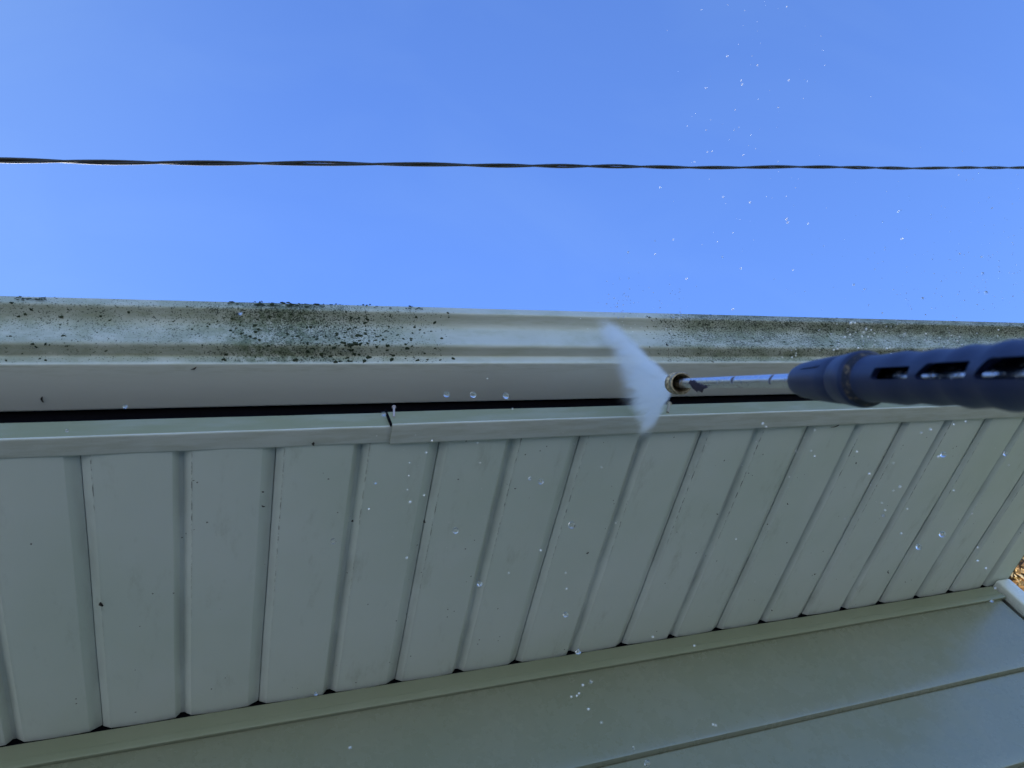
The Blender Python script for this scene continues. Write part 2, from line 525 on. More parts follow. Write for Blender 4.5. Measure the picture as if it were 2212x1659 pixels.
# roof: shingle courses on both slopes
rv, rf = [], []
SL = math.tan(math.radians(17))
for side in (0, 1):
    ncr = 28; y_e, y_r = 0.690, 4.47
    for i in range(ncr):
        ya, yb = y_e + (y_r - y_e) * i / ncr, y_e + (y_r - y_e) * (i + 1) / ncr + 0.02
        za, zb_ = 1.236 + (ya - y_e) * SL, 1.236 + (yb - y_e) * SL
        P = [(ya, za + 0.006), (yb, zb_ + 0.001), (yb, zb_ - 0.03), (ya, za - 0.006)]
        if side: P = [(8.94 - y, z) for y, z in P]
        v, f = extrude_x(P, XL - 0.06, XR + 0.06)
        k = len(rv); rv += v; rf += [tuple(q + k for q in g) for g in f]
hpart('roof', (rv, rf), M_ROOF, 0)

# nails standing out of the gap above the fascia cover


def nail(px, py, px2, py2, y, r=0.0016, hr=0.0034, mat=M_NAIL):
    a, b = ray(px2, py2), ray(px, py)
    base = a * (y / a.y); tip = b * (y / b.y)
    d = (tip - base); L = d.length; q = d.to_track_quat('Z', 'Y')
    ring = 12; vs, fs = [], []
    for (z, rr) in [(-0.01, r), (L * 0.3, r * 1.05), (L * 0.55, r * 0.95), (L - 0.0018, r), (L - 0.0012, hr * 0.95), (L, hr), (L + 0.0008, hr * 0.8), (L + 0.0009, 0.00001)]:
        for i in range(ring):
            an = 2 * math.pi * i / ring
            vs.append(base + q @ Vector((rr * math.cos(an), rr * math.sin(an), z)))
    for j in range(7):
        for i in range(ring):
            k = (i + 1) % ring
            fs.append((j * ring + i, j * ring + k, (j + 1) * ring + k, (j + 1) * ring + i))
    fs.append(tuple(range(ring)))
    return hpart('nail', (vs, fs), mat, 40)


nail(851, 879, 851, 893, 0.690)['label'] = 'bent nail beside the fascia seam'
nail(1446, 872, 1443, 886, 0.690, 0.0028, 0.0046, plain('stained_nail', (0.30, 0.27, 0.20), 0.6, scale=300))['label'] = 'stubby nail below the spray nozzle'

# black strip at the overlap: the left piece edge sits in the fold
fl = hpart('seam_fold', extrude_z([(XS - 0.0022, 0.6905), (XS - 0.0002, 0.6902), (XS - 0.0002, 0.6965), (XS - 0.0022, 0.6965)], 0.9945, 1.0345), M_GAP_SHADE, 0)
fl['label'] = 'dark open fold at the seam of the fascia cover'

# ------------------------------------------------------------------ gutter
gut = empty('rain_gutter', (0, 0.72, 1.10))
tag(gut, 'long painted rain gutter with ogee front, mottled with mildew except for one washed stretch', 'gutter')
GX0, GX1 = XL - 0.03, 2.20
front = [(0.7240, 1.185), (0.7240, 1.1015), (0.7225, 1.100), (0.6465, 1.0995), (0.6445, 1.1015), (0.6408, 1.1140), (0.6385, 1.1150),
         (0.6260, 1.1160), (0.6225, 1.1172), (0.6200, 1.1205), (0.6190, 1.126), (0.6182, 1.133), (0.6172, 1.142), (0.6158, 1.151), (0.6140, 1.158),
         (0.6110, 1.1635), (0.6065, 1.1672), (0.6010, 1.1695), (0.5950, 1.1712), (0.5912, 1.1722), (0.5892, 1.1738), (0.5885, 1.1765), (0.5880, 1.1925), (0.5900, 1.1945), (0.5960, 1.1950), (0.5965, 1.1905)]
PROF = round_poly(front, 0.002, 2)


def gwob(x, y, z):
    a = noise.noise(Vector((x * 2.2, 0, 4))); b = noise.noise(Vector((x * 9, 5, z * 12)))
    return (0.0007 * a + 0.0003 * b, 0.0006 * a + 0.0002 * b)


v, f = extrude_x(ribbon(PROF, -0.0009), GX0, GX1, 180, gwob)
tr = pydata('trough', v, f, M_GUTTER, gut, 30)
tr['label'] = 'trough spotted with dark mildew at both ends, clean in the middle'
capp = [q for q in PROF if q[1] <= 1.1945]
for xa, xb in ((GX0 - 0.0025, GX0 - 0.0002), (GX1 + 0.0002, GX1 + 0.0025)):
    v, f = extrude_x(capp, xa, xb); pydata('end_cap', v, f, M_GUTTER, gut, 0)

# moss and mildew clumps: uncountable, on the front of the trough
mv, mf = [], []
FR = front[4:22]
lens = [0]
for a, b in zip(FR[:-1], FR[1:]): lens.append(lens[-1] + (Vector(b) - Vector(a)).length)


def on_front(s):
    s = min(max(s, 0), 1) * lens[-1]
    for i in range(len(FR) - 1):
        if s <= lens[i + 1]:
            tt = (s - lens[i]) / (lens[i + 1] - lens[i])
            a, b = Vector(FR[i]), Vector(FR[i + 1])
            q = a.lerp(b, tt); d = (b - a).normalized()
            return q, d, Vector((-d.y, d.x))
    return Vector(FR[-1]), Vector((0, 1)), Vector((-1, 0))


def clump(x, q, d, nn, size, flat=0.45, stretch=1.0, ang=0.0):
    """small craggy lump on a surface (x axis, tangent d, normal nn)."""
    k = len(mv); seg = 7
    ph = random.random() * 6.28
    base, top = [], []
    for i in range(seg):
        a = 2 * math.pi * i / seg + ph
        rr = size * random.uniform(0.55, 1.15)
        u, w = rr * math.cos(a) * stretch, rr * math.sin(a) / math.sqrt(stretch)
        u, w = u * math.cos(ang) - w * math.sin(ang), u * math.sin(ang) + w * math.cos(ang)
        for L, sc, h in ((base, 1.0, -0.0003), (top, 0.6, size * flat * random.uniform(0.5, 1.3))):
            L.append(Vector((x + u * sc, q.x + d.x * w * sc + nn.x * h, q.y + d.y * w * sc + nn.y * h)))
    h = size * flat * 1.1
    mv.extend(base); mv.extend(top); mv.append(Vector((x, q.x + nn.x * h, q.y + nn.y * h)))
    for i in range(seg):
        j = (i + 1) % seg
        mf.append((k + i, k + j, k + seg + j, k + seg + i)); mf.append((k + seg + i, k + seg + j, k + 2 * seg))


def gpx(px, s):
    q, d, nn = on_front(s)
    py = 720 + (0.5 - s) * 90
    return gx(px, py, q.y), q, d, nn


rg = random.Random(11)
for i in range(2300):                                     # general scatter left of the washed stretch
    px = rg.uniform(-500, 970) if rg.random() < 0.45 else rg.triangular(420, 990, 760)
    s = rg.betavariate(1.4, 1.0) if px < 640 else rg.betavariate(1.1, 1.1)
    if noise.noise(Vector((px * 0.012, s * 3, 2))) < -0.18 and rg.random() < 0.7: continue
    x, q, d, nn = gpx(px, s)
    size = rg.uniform(0.0004, 0.0013) if rg.random() < 0.88 else rg.uniform(0.0015, 0.0036)
    if px < 480: size *= 0.7
    clump(x, q, d, nn, size, stretch=rg.uniform(0.8, 1.7), ang=rg.uniform(-0.6, 0.6))
for (px, s, z) in [(640, .05, 5), (790, .03, 4.5), (798, .10, 5), (760, .30, 4.5), (770, .33, 5), (745, .34, 3.5), (848, .05, 4.5), (852, .14, 4), (905, .04, 3.5),
                   (926, .05, 2.6), (982, .08, 3.3), (482, .06, 3.4), (488, .04, 2.4), (780, .52, 4), (840, .3, 3.4), (872, .45, 3), (828, .42, 3.5), (815, .28, 3.2), (715, .12, 3.5), (696, .15, 4), (133, .80, 3.2)]:
    x, q, d, nn = gpx(px, s); clump(x, q, d, nn, z * 0.001, 0.5, 1.3, rg.uniform(-0.5, 0.5))
for i in range(2400):                                     # right part, slanted marks
    px = rg.uniform(1395, 2380); s = rg.betavariate(1.25, 0.9)
    if rg.random() > (px - 1380) / 110: continue
    if noise.noise(Vector((px * 0.01, s * 3, 8))) < -0.1 and rg.random() < 0.7: continue
    x, q, d, nn = gpx(px, s)
    clump(x, q, d, nn, rg.uniform(0.0006, 0.0013) if rg.random() < 0.85 else rg.uniform(0.0013, 0.0024), 0.3, stretch=rg.uniform(1.2, 2.6), ang=-0.7 + rg.uniform(-0.3, 0.3))
TOPQ, TOPD, TOPN = Vector((0.5862, 1.186)), Vector((0, 1)), Vector((-1, 0))
for i in range(170):                                      # tufts on the lip
    px = rg.choice([rg.uniform(480, 690), rg.uniform(690, 920), rg.uniform(560, 700), rg.uniform(35, 130), rg.uniform(1300, 2300)])
    x = gx(px, 660, 1.19)
    q = Vector((0.5862, rg.uniform(1.1770, 1.1895)))
    big = rg.random() < 0.13 and px < 940
    clump(x, q, TOPD, TOPN, rg.uniform(0.0018, 0.0030) if big else rg.uniform(0.0005, 0.0014), 0.4, rg.uniform(1.5, 3.0), rg.uniform(-0.15, 0.15))
for (px, n_) in [(563, 6), (613, 9), (620, 6), (700, 4), (735, 4), (790, 3), (885, 4)]:       # tufts that break the skyline
    for _ in range(n_):
        x = gx(px + rg.gauss(0, 7), 660, 1.19)
        clump(x, Vector((0.588 + rg.uniform(-0.002, 0.004), 1.1905 + abs(rg.gauss(0, 0.0020)))), Vector((0, 1)), Vector((-1, 0)), rg.uniform(0.0009, 0.0022), 0.6, rg.uniform(1, 2))
ms = pydata('moss', mv, mf, M_MOSS, gut, 0, fix=False)
tag(ms, 'scattered dark moss clumps and mildew spots', kind='stuff')
# hidden hangers inside the trough
for i in range(9):
    x = GX0 + 0.3 + i * 0.62
    if x > GX1 - 0.05: break
    v, f = box(x - 0.008, x + 0.008, 0.5975, 0.7225, 1.176, 1.180); pydata('hanger', v, f, M_NAIL, gut, 0)

# ------------------------------------------------------------------ debris stuck on the soffit and trim
M_BARK = plain('dark_bark_fleck', (0.025, 0.02, 0.02), 0.9, scale=300)


def fleck(px, py, plane, val, length, width, ang, label):
    r = ray(px, py); c = r * (val / (r.z if plane == 'z' else r.y))
    seg = 6; vs, fs = [], []
    for j in range(seg + 1):
        tt = j / seg - 0.5
        w = width * (1 - (2 * tt) ** 2 * 0.8) * random.uniform(0.7, 1.2) / 2
        bend = length * 0.18 * math.cos(tt * 3)
        for (a, b) in ((-w, 0), (0, -w), (w, 0)):
            u, vv = tt * length, a + bend
            U, V = u * math.cos(ang) - vv * math.sin(ang), u * math.sin(ang) + vv * math.cos(ang)
            if plane == 'z': vs.append((c.x + U, c.y + V, val + b))
            else: vs.append((c.x + U, val + b, c.z + V))
    for j in range(seg):
        for i in range(3):
            k = (i + 1) % 3
            fs.append((j * 3 + i, j * 3 + k, j * 3 + 3 + k, j * 3 + 3 + i))
    fs += [(0, 1, 2), (seg * 3, seg * 3 + 2, seg * 3 + 1)]
    return tag(pydata('debris_fleck', vs, fs, M_BARK, None, 60), label, 'debris', 'dark flecks stuck under the eave')


LG = 'small dark fleck of debris stuck to the soffit panels'
for (px, py, L, W, a, lb) in [
    (220, 1305, .010, .006, 1.2, 'largest dark fleck, low on the leftmost wide soffit panels'),
    (678, 959, .007, .004, 1.5, 'dark fleck hanging just under the trim left of the fascia seam'),
    (1806, 917, .030, .0022, -0.35, 'thin curved twig lying along the soffit trim under the washer handle'),
    (1920, 1235, .016, .0030, 0.9, 'dark curled sliver on the soffit right of center'),
    (568, 1062, .004, .003, 0.3, LG), (569, 1093, .006, .003, 0.5, LG), (1269, 1194, .006, .003, -0.5, LG),
    (1702, 1088, .007, .002, 0.8, LG), (1956, 1257, .006, .002, 0.9, LG), (1668, 1318, .008, .003, .7, LG), (1760, 1240, .004, .003, .2, LG),
    (1658, 1132, .003, .003, .2, LG), (1700, 1172, .003, .003, .2, LG), (2432, 1150, .008, .002, .6, LG),
    (1113, 1055, .004, .002, .2, LG), (1850, 1000, .006, .0025, 1.1, LG), (990, 1035, .003, .002, .2, LG), (375, 1281, .003, .002, .2, LG), (330, 1282, .003, .002, .2, LG),
    (762, 1125, .005, .0035, 1.3, LG), (918, 1126, .008, .004, 1.3, LG), (1550, 1110, .006, .002, .5, LG), (1625, 1385, .005, .002, .5, LG)]:
    fleck(px, py, 'z', 0.9965 if lb == LG else 0.9945 if py < 980 else 0.9965, L, W, a, lb)
fleck(93, 863, 'z', 1.0985, .010, .003, 1.5, 'small dark sliver on the gutter underside at the far left')
fleck(418, 795, 'z', 1.0985, .009, .003, -0.5, 'dark fleck on the gutter underside below its lip, left part')
fleck(1442, 744, 'z', 1.0985, .008, .003, 0.6, 'dark fleck on the gutter underside, just above the brass nozzle')

# ------------------------------------------------------------------ overhead cable
cab = empty('overhead_cable', at_depth(1106, 366, 4.6))
tag(cab, 'twisted black overhead service cable crossing the blue sky above the eave', 'cable')
PL, PR = at_depth(0, 346, 3.9), at_depth(2212, 362, 8.3)
chord = (PR - PL)


def cpos(t):                       # t = 0 left edge, 1 right edge
    b = PL + chord * t
    b += Vector((0, 0.012 * noise.noise(Vector((t * 7, 0, 3))), 0.010 * noise.noise(Vector((t * 9, 2, 3)))))
    b.z -= 0.17 * t * (1 - t) if -0.6 < t < 1.6 else 0.17 * t * (1 - t)
    return b


TW = 1.05
for sidx, (rad, off) in enumerate(((0.0080, 0.0066), (0.0070, 0.0078))):
    vs, fs = [], []
    NS = 900; ring = 8; T0, T1 = -2.2, 3.6
    Ltot = chord.length
    side = chord.normalized().cross(Vector((0, 0, 1))).normalized(); upv = side.cross(chord.normalized())
    for i in range(NS + 1):
        tt = T0 + (T1 - T0) * i / NS
        a = 2 * math.pi * tt * Ltot / TW + sidx * math.pi + 1.7 * noise.noise(Vector((tt * 5, 1, 0)))
        loose = 1 + 0.6 * noise.noise(Vector((tt * 9, 4, sidx)))
        cpt = cpos(tt) + (side * math.cos(a) + upv * math.sin(a)) * off * loose
        for j in range(ring):
            b = 2 * math.pi * j / ring
            vs.append(cpt + (side * math.cos(b) + upv * math.sin(b)) * rad)
    for i in range(NS):
        for j in range(ring):
            k = (j + 1) % ring
            fs.append((i * ring + j, i * ring + k, (i + 1) * ring + k, (i + 1) * ring + j))
    pydata('strand', vs, fs, M_BLACK, cab, 60)

# ------------------------------------------------------------------ pressure washer wand
A0 = R @ Vector((0.2245, -0.0010, 1.085))          # nozzle centre
A1 = R @ Vector((0.2600, -0.0043, 0.408))
AX = (A1 - A0).normalized()                        # from nozzle back towards the hand
camside = (-A0).normalized(); camside = (camside - AX * camside.dot(AX))
# local frame: along = AX, left = towards the optical axis, up = image up
UPW = -down; UPW = (UPW - AX * UPW.dot(AX)).normalized()
LFW = UPW.cross(AX).normalized()
if LFW.dot(right) > 0: LFW = -LFW


def s_of(depth):                                   # distance along the axis for an image depth
    return (1.085 - depth) / 0.677 * (A1 - A0).length


def wp(s, a, r):
    return A0 + AX * s + LFW * (r * math.cos(a)) + UPW * (r * math.sin(a))


wand = empty('pressure_washer_wand', A1)
tag(wand, 'pressure washer wand with dark blue slotted handle, steel lance and brass nozzle spraying the gutter', 'pressure washer')


def lathe(name, prof, mat, ring=40, smooth=35, closed=True):
    vs, fs = [], []
    for (s, r) in prof:
        for i in range(ring): vs.append(wp(s, 2 * math.pi * i / ring, r))
    m_ = len(prof)
    for j in range(m_ if closed else m_ - 1):
        jj = (j + 1) % m_
        for i in range(ring):
            k = (i + 1) % ring
            fs.append((j * ring + i, j * ring + k, jj * ring + k, jj * ring + i))
    if not closed:
        fs.append(tuple(range(ring))); fs.append(tuple((m_ - 1) * ring + i for i in range(ring)))
    return pydata(name, vs, fs, mat, wand, smooth)


# lance steel with grime
t = NT('splashed_steel'); p = t.pos()
g1 = t.ramp(t.noise(p, 200, 5, 0.72), 0.56, 0.66)
g2 = t.ramp(t.noise(t.mapping(p, loc=(3, 1, 2)), 45, 5, 0.7), 0.60, 0.70)
g = t.math('MAXIMUM', t.math('MULTIPLY', g1, 0.6), g2)
c = t.mix(g, (0.80, 0.80, 0.82), (0.05, 0.035, 0.045))
t.bump(g, 0.3, 0.0006)
M_STEEL = t.set(Base_Color=c, Metallic=t.ramp(g, 0, 1, 1.0, 0.0), Roughness=t.ramp(g, 0, 1, 0.20, 0.7))
t = NT('dull_brass'); p = t.pos()
g1 = t.ramp(t.noise(p, 220, 5, 0.7), 0.42, 0.62)
c = t.mix(g1, (0.52, 0.43, 0.28), (0.15, 0.11, 0.07))
t.bump(g1, 0.4, 0.0008)
M_BRASS = t.set(Base_Color=c, Metallic=0.55, Roughness=0.45)
t = NT('blue_black_plastic'); p = t.pos()
nn_ = t.noise(p, 40, 5, 0.6)
c = t.mix(nn_, (0.006, 0.011, 0.042), (0.010, 0.019, 0.066))
sp = t.ramp(t.noise(p, 210, 4, 0.7), 0.66, 0.72)
c = t.mix(t.math('MULTIPLY', sp, 0.5), c, (0.09, 0.075, 0.06))
t.bump(t.noise(p, 500, 3), 0.15, 0.0005)
M_PLAST = t.set(Base_Color=c, Roughness=0.42, Specular_IOR_Level=0.5)
t = NT('sandy_grime'); p = t.pos(); q_ = t.noise(p, 170, 5, 0.75)
t.bump(q_, 0.6, 0.001)
M_GRIME = t.set(Base_Color=t.mix(t.ramp(q_, 0.50, 0.66), (0.008, 0.010, 0.022), (0.20, 0.14, 0.08)), Roughness=0.8)
M_BLACKP = plain('black_plastic', (0.01, 0.01, 0.015), 0.45, scale=80)

TR = 0.00635
lathe('lance', [(0.004, TR), (0.06, TR), (0.2, TR), (0.34, TR), (0.5, TR), (0.7, TR), (0.96, TR)], M_STEEL, 28, closed=False)
# nozzle quick-connect collar: cup open towards the hand
lathe('nozzle', [(-0.030, 0.0040), (-0.030, 0.0095), (-0.026, 0.0118), (-0.020, 0.0118), (-0.018, 0.0144), (-0.010, 0.0152), (-0.005, 0.0152), (-0.003, 0.0120), (0.003, 0.0118),
                 (0.005, 0.0148), (0.014, 0.0152), (0.0170, 0.0142), (0.0172, 0.0126), (0.013, 0.0116), (0.002, 0.0110), (-0.004, 0.0075), (-0.010, 0.0040)], M_BRASS, 40, 30)
lathe('nozzle_tip', [(-0.036, 0.0022), (-0.036, 0.0045), (-0.0302, 0.0058), (-0.0302, 0.0020)], M_BRASS, 20, 30)

# torn dark leaf scrap stuck on the lance
lv, lf = [], []
s0 = s_of(22.03 / (21 + .0455 * 22)); outline = [(0.000, 0.6), (-0.004, 0.15), (0.001, -0.1), (0.006, -0.55), (0.012, -0.95), (0.020, -0.78), (0.027, -1.0), (0.040, -0.62), (0.055, -0.45), (0.035, -0.28), (0.026, 0.05), (0.018, 0.15), (0.012, 0.55), (0.006, 0.35)]
for rr in (TR + 0.0004, TR + 0.0014):
    for (ds, ang) in outline: lv.append(wp(s0 + ds * 1.35, ang * 1.25 - 0.15, rr + (max(0, -ang - 0.3) * 0.0065 if ang < 0 else 0)))
no = len(outline)
lf = [tuple(range(no)), tuple(range(2 * no - 1, no - 1, -1))] + [(i, (i + 1) % no, no + (i + 1) % no, no + i) for i in range(no)]
o = pydata('leaf_scrap', lv, lf, plain('rotten_leaf', (0.025, 0.014, 0.03), 0.7, scale=300, var=0.5), None, 0)
tag(o, 'torn dark leaf scrap plastered on the steel lance behind the nozzle', 'leaf')

# slotted shroud
sil = [(0.688, 0.0082), (0.686, 0.0105), (0.680, 0.0130), (0.670, 0.0148), (0.650, 0.0164), (0.620, 0.0179), (0.604, 0.0184)]
out = [(s_of(d), r) for d, r in sil]
sA = s_of(0.601)
out += [(sA, 0.0174), (sA + 0.0015, 0.0172), (sA + 0.003, 0.0186), (s_of(0.578), 0.0202), (s_of(0.574), 0.0205), (s_of(0.571), 0.0203), (s_of(0.569), 0.0185), (s_of(0.563), 0.0168),
        (s_of(0.553), 0.0162), (s_of(0.540), 0.0166), (s_of(0.528), 0.0170), (s_of(0.516), 0.0176), (s_of(0.507), 0.0168), (s_of(0.4995), 0.0161), (s_of(0.490), 0.0166), (s_of(0.479), 0.0173),
        (s_of(0.470), 0.0168), (s_of(0.462), 0.0164), (s_of(0.455), 0.0172), (s_of(0.447), 0.0181), (s_of(0.438), 0.0174), (s_of(0.429), 0.0169), (s_of(0.421), 0.0180), (s_of(0.414), 0.0189),
        (s_of(0.404), 0.0184), (s_of(0.394), 0.0176), (s_of(0.384), 0.0186), (s_of(0.374), 0.0194), (s_of(0.360), 0.0182), (s_of(0.345), 0.0192), (s_of(0.330), 0.0186), (s_of(0.27), 0.0186), (s_of(0.20), 0.0190)]
inner = [(s_of(0.20), 0.0135), (s_of(0.30), 0.0135), (s_of(0.54), 0.0128), (s_of(0.555), 0.0120), (s_of(0.556), 0.0075), (s_of(0.68), 0.0068), (s_of(0.688), 0.0068)]
shroud = lathe('handle_shroud', out + inner, M_PLAST, 64, 40)


def cutter(d0, d1, hgt, vc, shear0, shear1):
    """slanted prism through the camera-facing wall."""
    a, b = s_of(d0), s_of(d1)                     # a = far end (image left), b = near end
    P = [(a + shear0, vc + hgt / 2), (b, vc + hgt / 2), (b - shear1, vc - hgt / 2), (a + 0.0035, vc - hgt / 2), (a, vc - hgt * 0.30)]
    P = round_poly([P[-1]] + P + [P[0]], 0.0016, 3)[1:-1]
    vs = [A0 + AX * s + UPW * h + LFW * rr for rr in (0.0095, 0.03) for s, h in P]
    n_ = len(P)
    fs = [tuple(range(n_)), tuple(range(2 * n_ - 1, n_ - 1, -1))] + [(i, (i + 1) % n_, n_ + (i + 1) % n_, n_ + i) for i in range(n_)]
    me = bpy.data.meshes.new('cut'); me.from_pydata([tuple(v) for v in vs], [], fs)
    bm = bmesh.new(); bm.from_mesh(me); bmesh.ops.remove_doubles(bm, verts=bm.verts, dist=1e-6); bmesh.ops.recalc_face_normals(bm, faces=bm.faces); bm.to_mesh(me); bm.free()
    o = bpy.data.objects.new('cut', me); COL.objects.link(o); return o


cuts = [cutter(0.532, 0.486, 0.0080, 0.0030, 0.004, 0.002), cutter(0.479, 0.428, 0.0096, 0.0034, 0.010, 0.003),
        cutter(0.422, 0.362, 0.0112, 0.0036, 0.012, 0.003), cutter(0.355, 0.29, 0.0112, 0.0036, 0.012, 0.003)]
for cobj in cuts:
    md_ = shroud.modifiers.new('slot', 'BOOLEAN'); md_.operation = 'DIFFERENCE'; md_.object = cobj; md_.solver = 'EXACT'
dg = bpy.context.evaluated_depsgraph_get()
dg.update()
me2 = bpy.data.meshes.new_from_object(shroud.evaluated_get(dg))
shroud.modifiers.clear()
shroud.data = me2
for cobj in cuts: bpy.data.objects.remove(cobj)
bmx = bmesh.new(); bmx.from_mesh(me2); bmesh.ops.remove_doubles(bmx, verts=bmx.verts, dist=2e-5); bmx.to_mesh(me2); bmx.free()
for p_ in me2.polygons: p_.use_smooth = True
me2.set_sharp_from_angle(angle=math.radians(42))
# grime caught in the step behind the collar
lathe('grime_ring', [(s_of(0.5695), 0.0178), (s_of(0.5685), 0.0192), (s_of(0.565), 0.0176), (s_of(0.561), 0.0169), (s_of(0.561), 0.0160), (s_of(0.5695), 0.0160)], M_GRIME, 48)
lathe('nose_ring', [(s_of(0.693), 0.0064), (s_of(0.693), 0.0080), (s_of(0.6885), 0.0088), (s_of(0.6885), 0.0064)], plain('cream_seal', (0.42, 0.34, 0.27), 0.6, scale=200), 32)
# raised rib on the nose
v = []
for s_, w, sr_ in ((s_of(0.655), .0003, .0162), (s_of(0.648), .0008, .0172), (s_of(0.620), .0010, .0189), (s_of(0.614), .0004, .0184)):
    for an in (0.62 - w / 0.017, 0.62 + w / 0.017):
        for rr in (0.0140, sr_): v.append(wp(s_, an, rr))
f = []
for j in range(3):
    a = j * 4; f += [(a, a + 1, a + 5, a + 4), (a + 1, a + 3, a + 7, a + 5), (a + 3, a + 2, a + 6, a + 7), (a + 2, a, a + 4, a + 6)]
f += [(0, 2, 3, 1), (12, 13, 15, 14)]
pydata('nose_rib', v, f, M_PLAST, wand, 0)
# gun body behind the shroud (out of frame)
lathe('gun_body', [(s_of(0.199), 0.021), (s_of(0.18), 0.024), (s_of(0.10), 0.026), (s_of(0.06), 0.023), (s_of(0.055), 0.012)], M_BLACKP, 32, closed=False)
gq = []
for (s_, u0, u1, w) in ((0.125, 0.0, -0.02, 0.012), ):
    pass
v, f = [], []
for (ds, up) in ((0.0, -0.015), (0.02, -0.06), (0.045, -0.11), (0.05, -0.125)):
    base_s = s_of(0.11) + ds
    for (a_, b_) in ((-0.016, -0.012), (0.016, -0.012), (0.020, 0.0), (0.016, 0.012), (-0.016, 0.012), (-0.020, 0.0)):
        v.append(A0 + AX * (base_s + a_) + UPW * up + LFW * b_)
for j in range(3):
    for i in range(6):
        k = (i + 1) % 6; f.append((j * 6 + i, j * 6 + k, j * 6 + 6 + k, j * 6 + 6 + i))
f += [tuple(range(6)), tuple(range(23, 17, -1))]
pydata('pistol_grip', v, f, M_BLACKP, wand, 30)

# ------------------------------------------------------------------ water spray (a thin fan of mist)
rT = ray(1302, 700); T = rT * (0.600 / rT.y)
rB = ray(1390, 950); B = rB * (0.996 / rB.z)
AP = A0 - AX * 0.030
mid = (T + B) / 2
U = (mid - AP); UL = U.length; U.normalize()
V = (T - B); V = (V - U * V.dot(U)).normalized(); Wd = U.cross(V).normalized()
half = (T - B).length / 2
Mloc = Matrix((U, V, Wd)).transposed().to_4x4(); Mloc.translation = AP
NU = 22; ring = 28; vs, fs = [], []
for i in range(NU + 1):
    u = i / NU
    hv = 0.010 + (half * 1.12 + 0.030 - 0.010) * (u * 1.16)
    hw = 0.008 + 0.022 * u
    for j in range(ring):
        a = 2 * math.pi * j / ring
        vs.append((u * UL * 1.16, hv * math.cos(a), hw * math.sin(a)))
for i in range(NU):
    for j in range(ring):
        k = (j + 1) % ring
        fs.append((i * ring + j, i * ring + k, (i + 1) * ring + k, (i + 1) * ring + j))
fs += [tuple(range(ring)), tuple(NU * ring + j for j in range(ring))]
t = NT('spray_mist'); t.n.remove(t.b); p = t.pos(); X, Y, Z = t.xyz(p)
u = t.math('DIVIDE', X, UL)
hv = t.math('ADD', 0.006, t.math('MULTIPLY', u, half * 1.0))
hw = t.math('ADD', 0.004, t.math('MULTIPLY', u, 0.016))
vn = t.math('ABSOLUTE', t.math('DIVIDE', Y, hv))
wn_ = t.math('ABSOLUTE', t.math('DIVIDE', Z, hw))
edge = t.ramp(t.math('ADD', vn, t.math('MULTIPLY', t.math('SUBTRACT', t.noise(p, 60, 3), 0.5), 0.15)), 0.80, 1.06, 1, 0)
thin = t.ramp(wn_, 0.0, 1.15, 1, 0)
# streaks fan out of the nozzle
ang = t.math('DIVIDE', Y, t.math('ADD', X, 0.04))
cmb = t.new('ShaderNodeCombineXYZ'); t.put(cmb.inputs[0], t.math('MULTIPLY', X, 12)); t.put(cmb.inputs[1], t.math('MULTIPLY', ang, 24)); t.put(cmb.inputs[2], t.math('MULTIPLY', Z, 30))
stk = t.ramp(t.noise(cmb.outputs[0], 1.0, 5, 0.65), 0.34, 0.66, 0.15, 1.9)
fade = t.ramp(u, 0.38, 1.02, 1.0, 0.03)
# denser towards the two outer jets of the fan near its end
rim = t.ramp(vn, 0.45, 0.95, 0.0, 1.0)
rim = t.math('MULTIPLY', rim, t.ramp(Y, -0.02, 0.04, 0.35, 1.0))
fade2 = t.math('MAXIMUM', fade, t.math('MULTIPLY', rim, t.ramp(u, 0.92, 1.14, 1.0, 0.0)))
thick_c = t.math('DIVIDE', 0.010, hw)
dens = t.math('MULTIPLY', t.math('MULTIPLY', t.math('MULTIPLY', edge, thin), t.math('MULTIPLY', stk, fade2)), thick_c)
dens = t.math('MULTIPLY', dens, t.ramp(t.noise(t.mapping(p, (1, 1, 0.3)), 38, 5, 0.65), 0.3, 0.7, 52.0, 140.0))
pv = t.new('ShaderNodeVolumePrincipled')
pv.inputs['Color'].default_value = (0.93, 0.965, 1.0, 1)
pv.inputs['Anisotropy'].default_value = 0.1
t.l.new(dens, pv.inputs['Density'])
t.l.new(pv.outputs[0], t.out.inputs['Volume'])
me = bpy.data.meshes.new('water_spray'); me.from_pydata(vs, [], fs)
bmx = bmesh.new(); bmx.from_mesh(me); bmesh.ops.recalc_face_normals(bmx, faces=bmx.faces); bmx.to_mesh(me); bmx.free()
spray = bpy.data.objects.new('water_spray', me); COL.objects.link(spray); me.materials.append(t.m)
spray.matrix_world = Mloc
tag(spray, 'pale blue fan of water mist from the brass nozzle onto the gutter', 'spray', kind='stuff')

# ------------------------------------------------------------------ droplets
t = NT('water'); t.set(Base_Color=(1, 1, 1), Roughness=0.03, IOR=1.33, Transmission_Weight=1.0)
M_WATER = t.m
t = NT('glint_white'); t.set(Base_Color=(1.0, 0.97, 0.90), Roughness=0.15, IOR=1.33, Transmission_Weight=0.0)  # opaque warm white stands in for bright glints on the drops
M_GLINT = t.m


def drop_mesh(name, mat, sub, lump):
    bm = bmesh.new(); bmesh.ops.create_icosphere(bm, subdivisions=sub, radius=1.0)
    for v in bm.verts:
        k = 1 + lump * noise.noise(v.co * 1.3 + Vector((3, 1, lump * 9)))
        v.co *= k
    me = bpy.data.meshes.new(name); bm.to_mesh(me); bm.free(); me.materials.append(mat)
    for p_ in me.polygons: p_.use_smooth = True
    return me


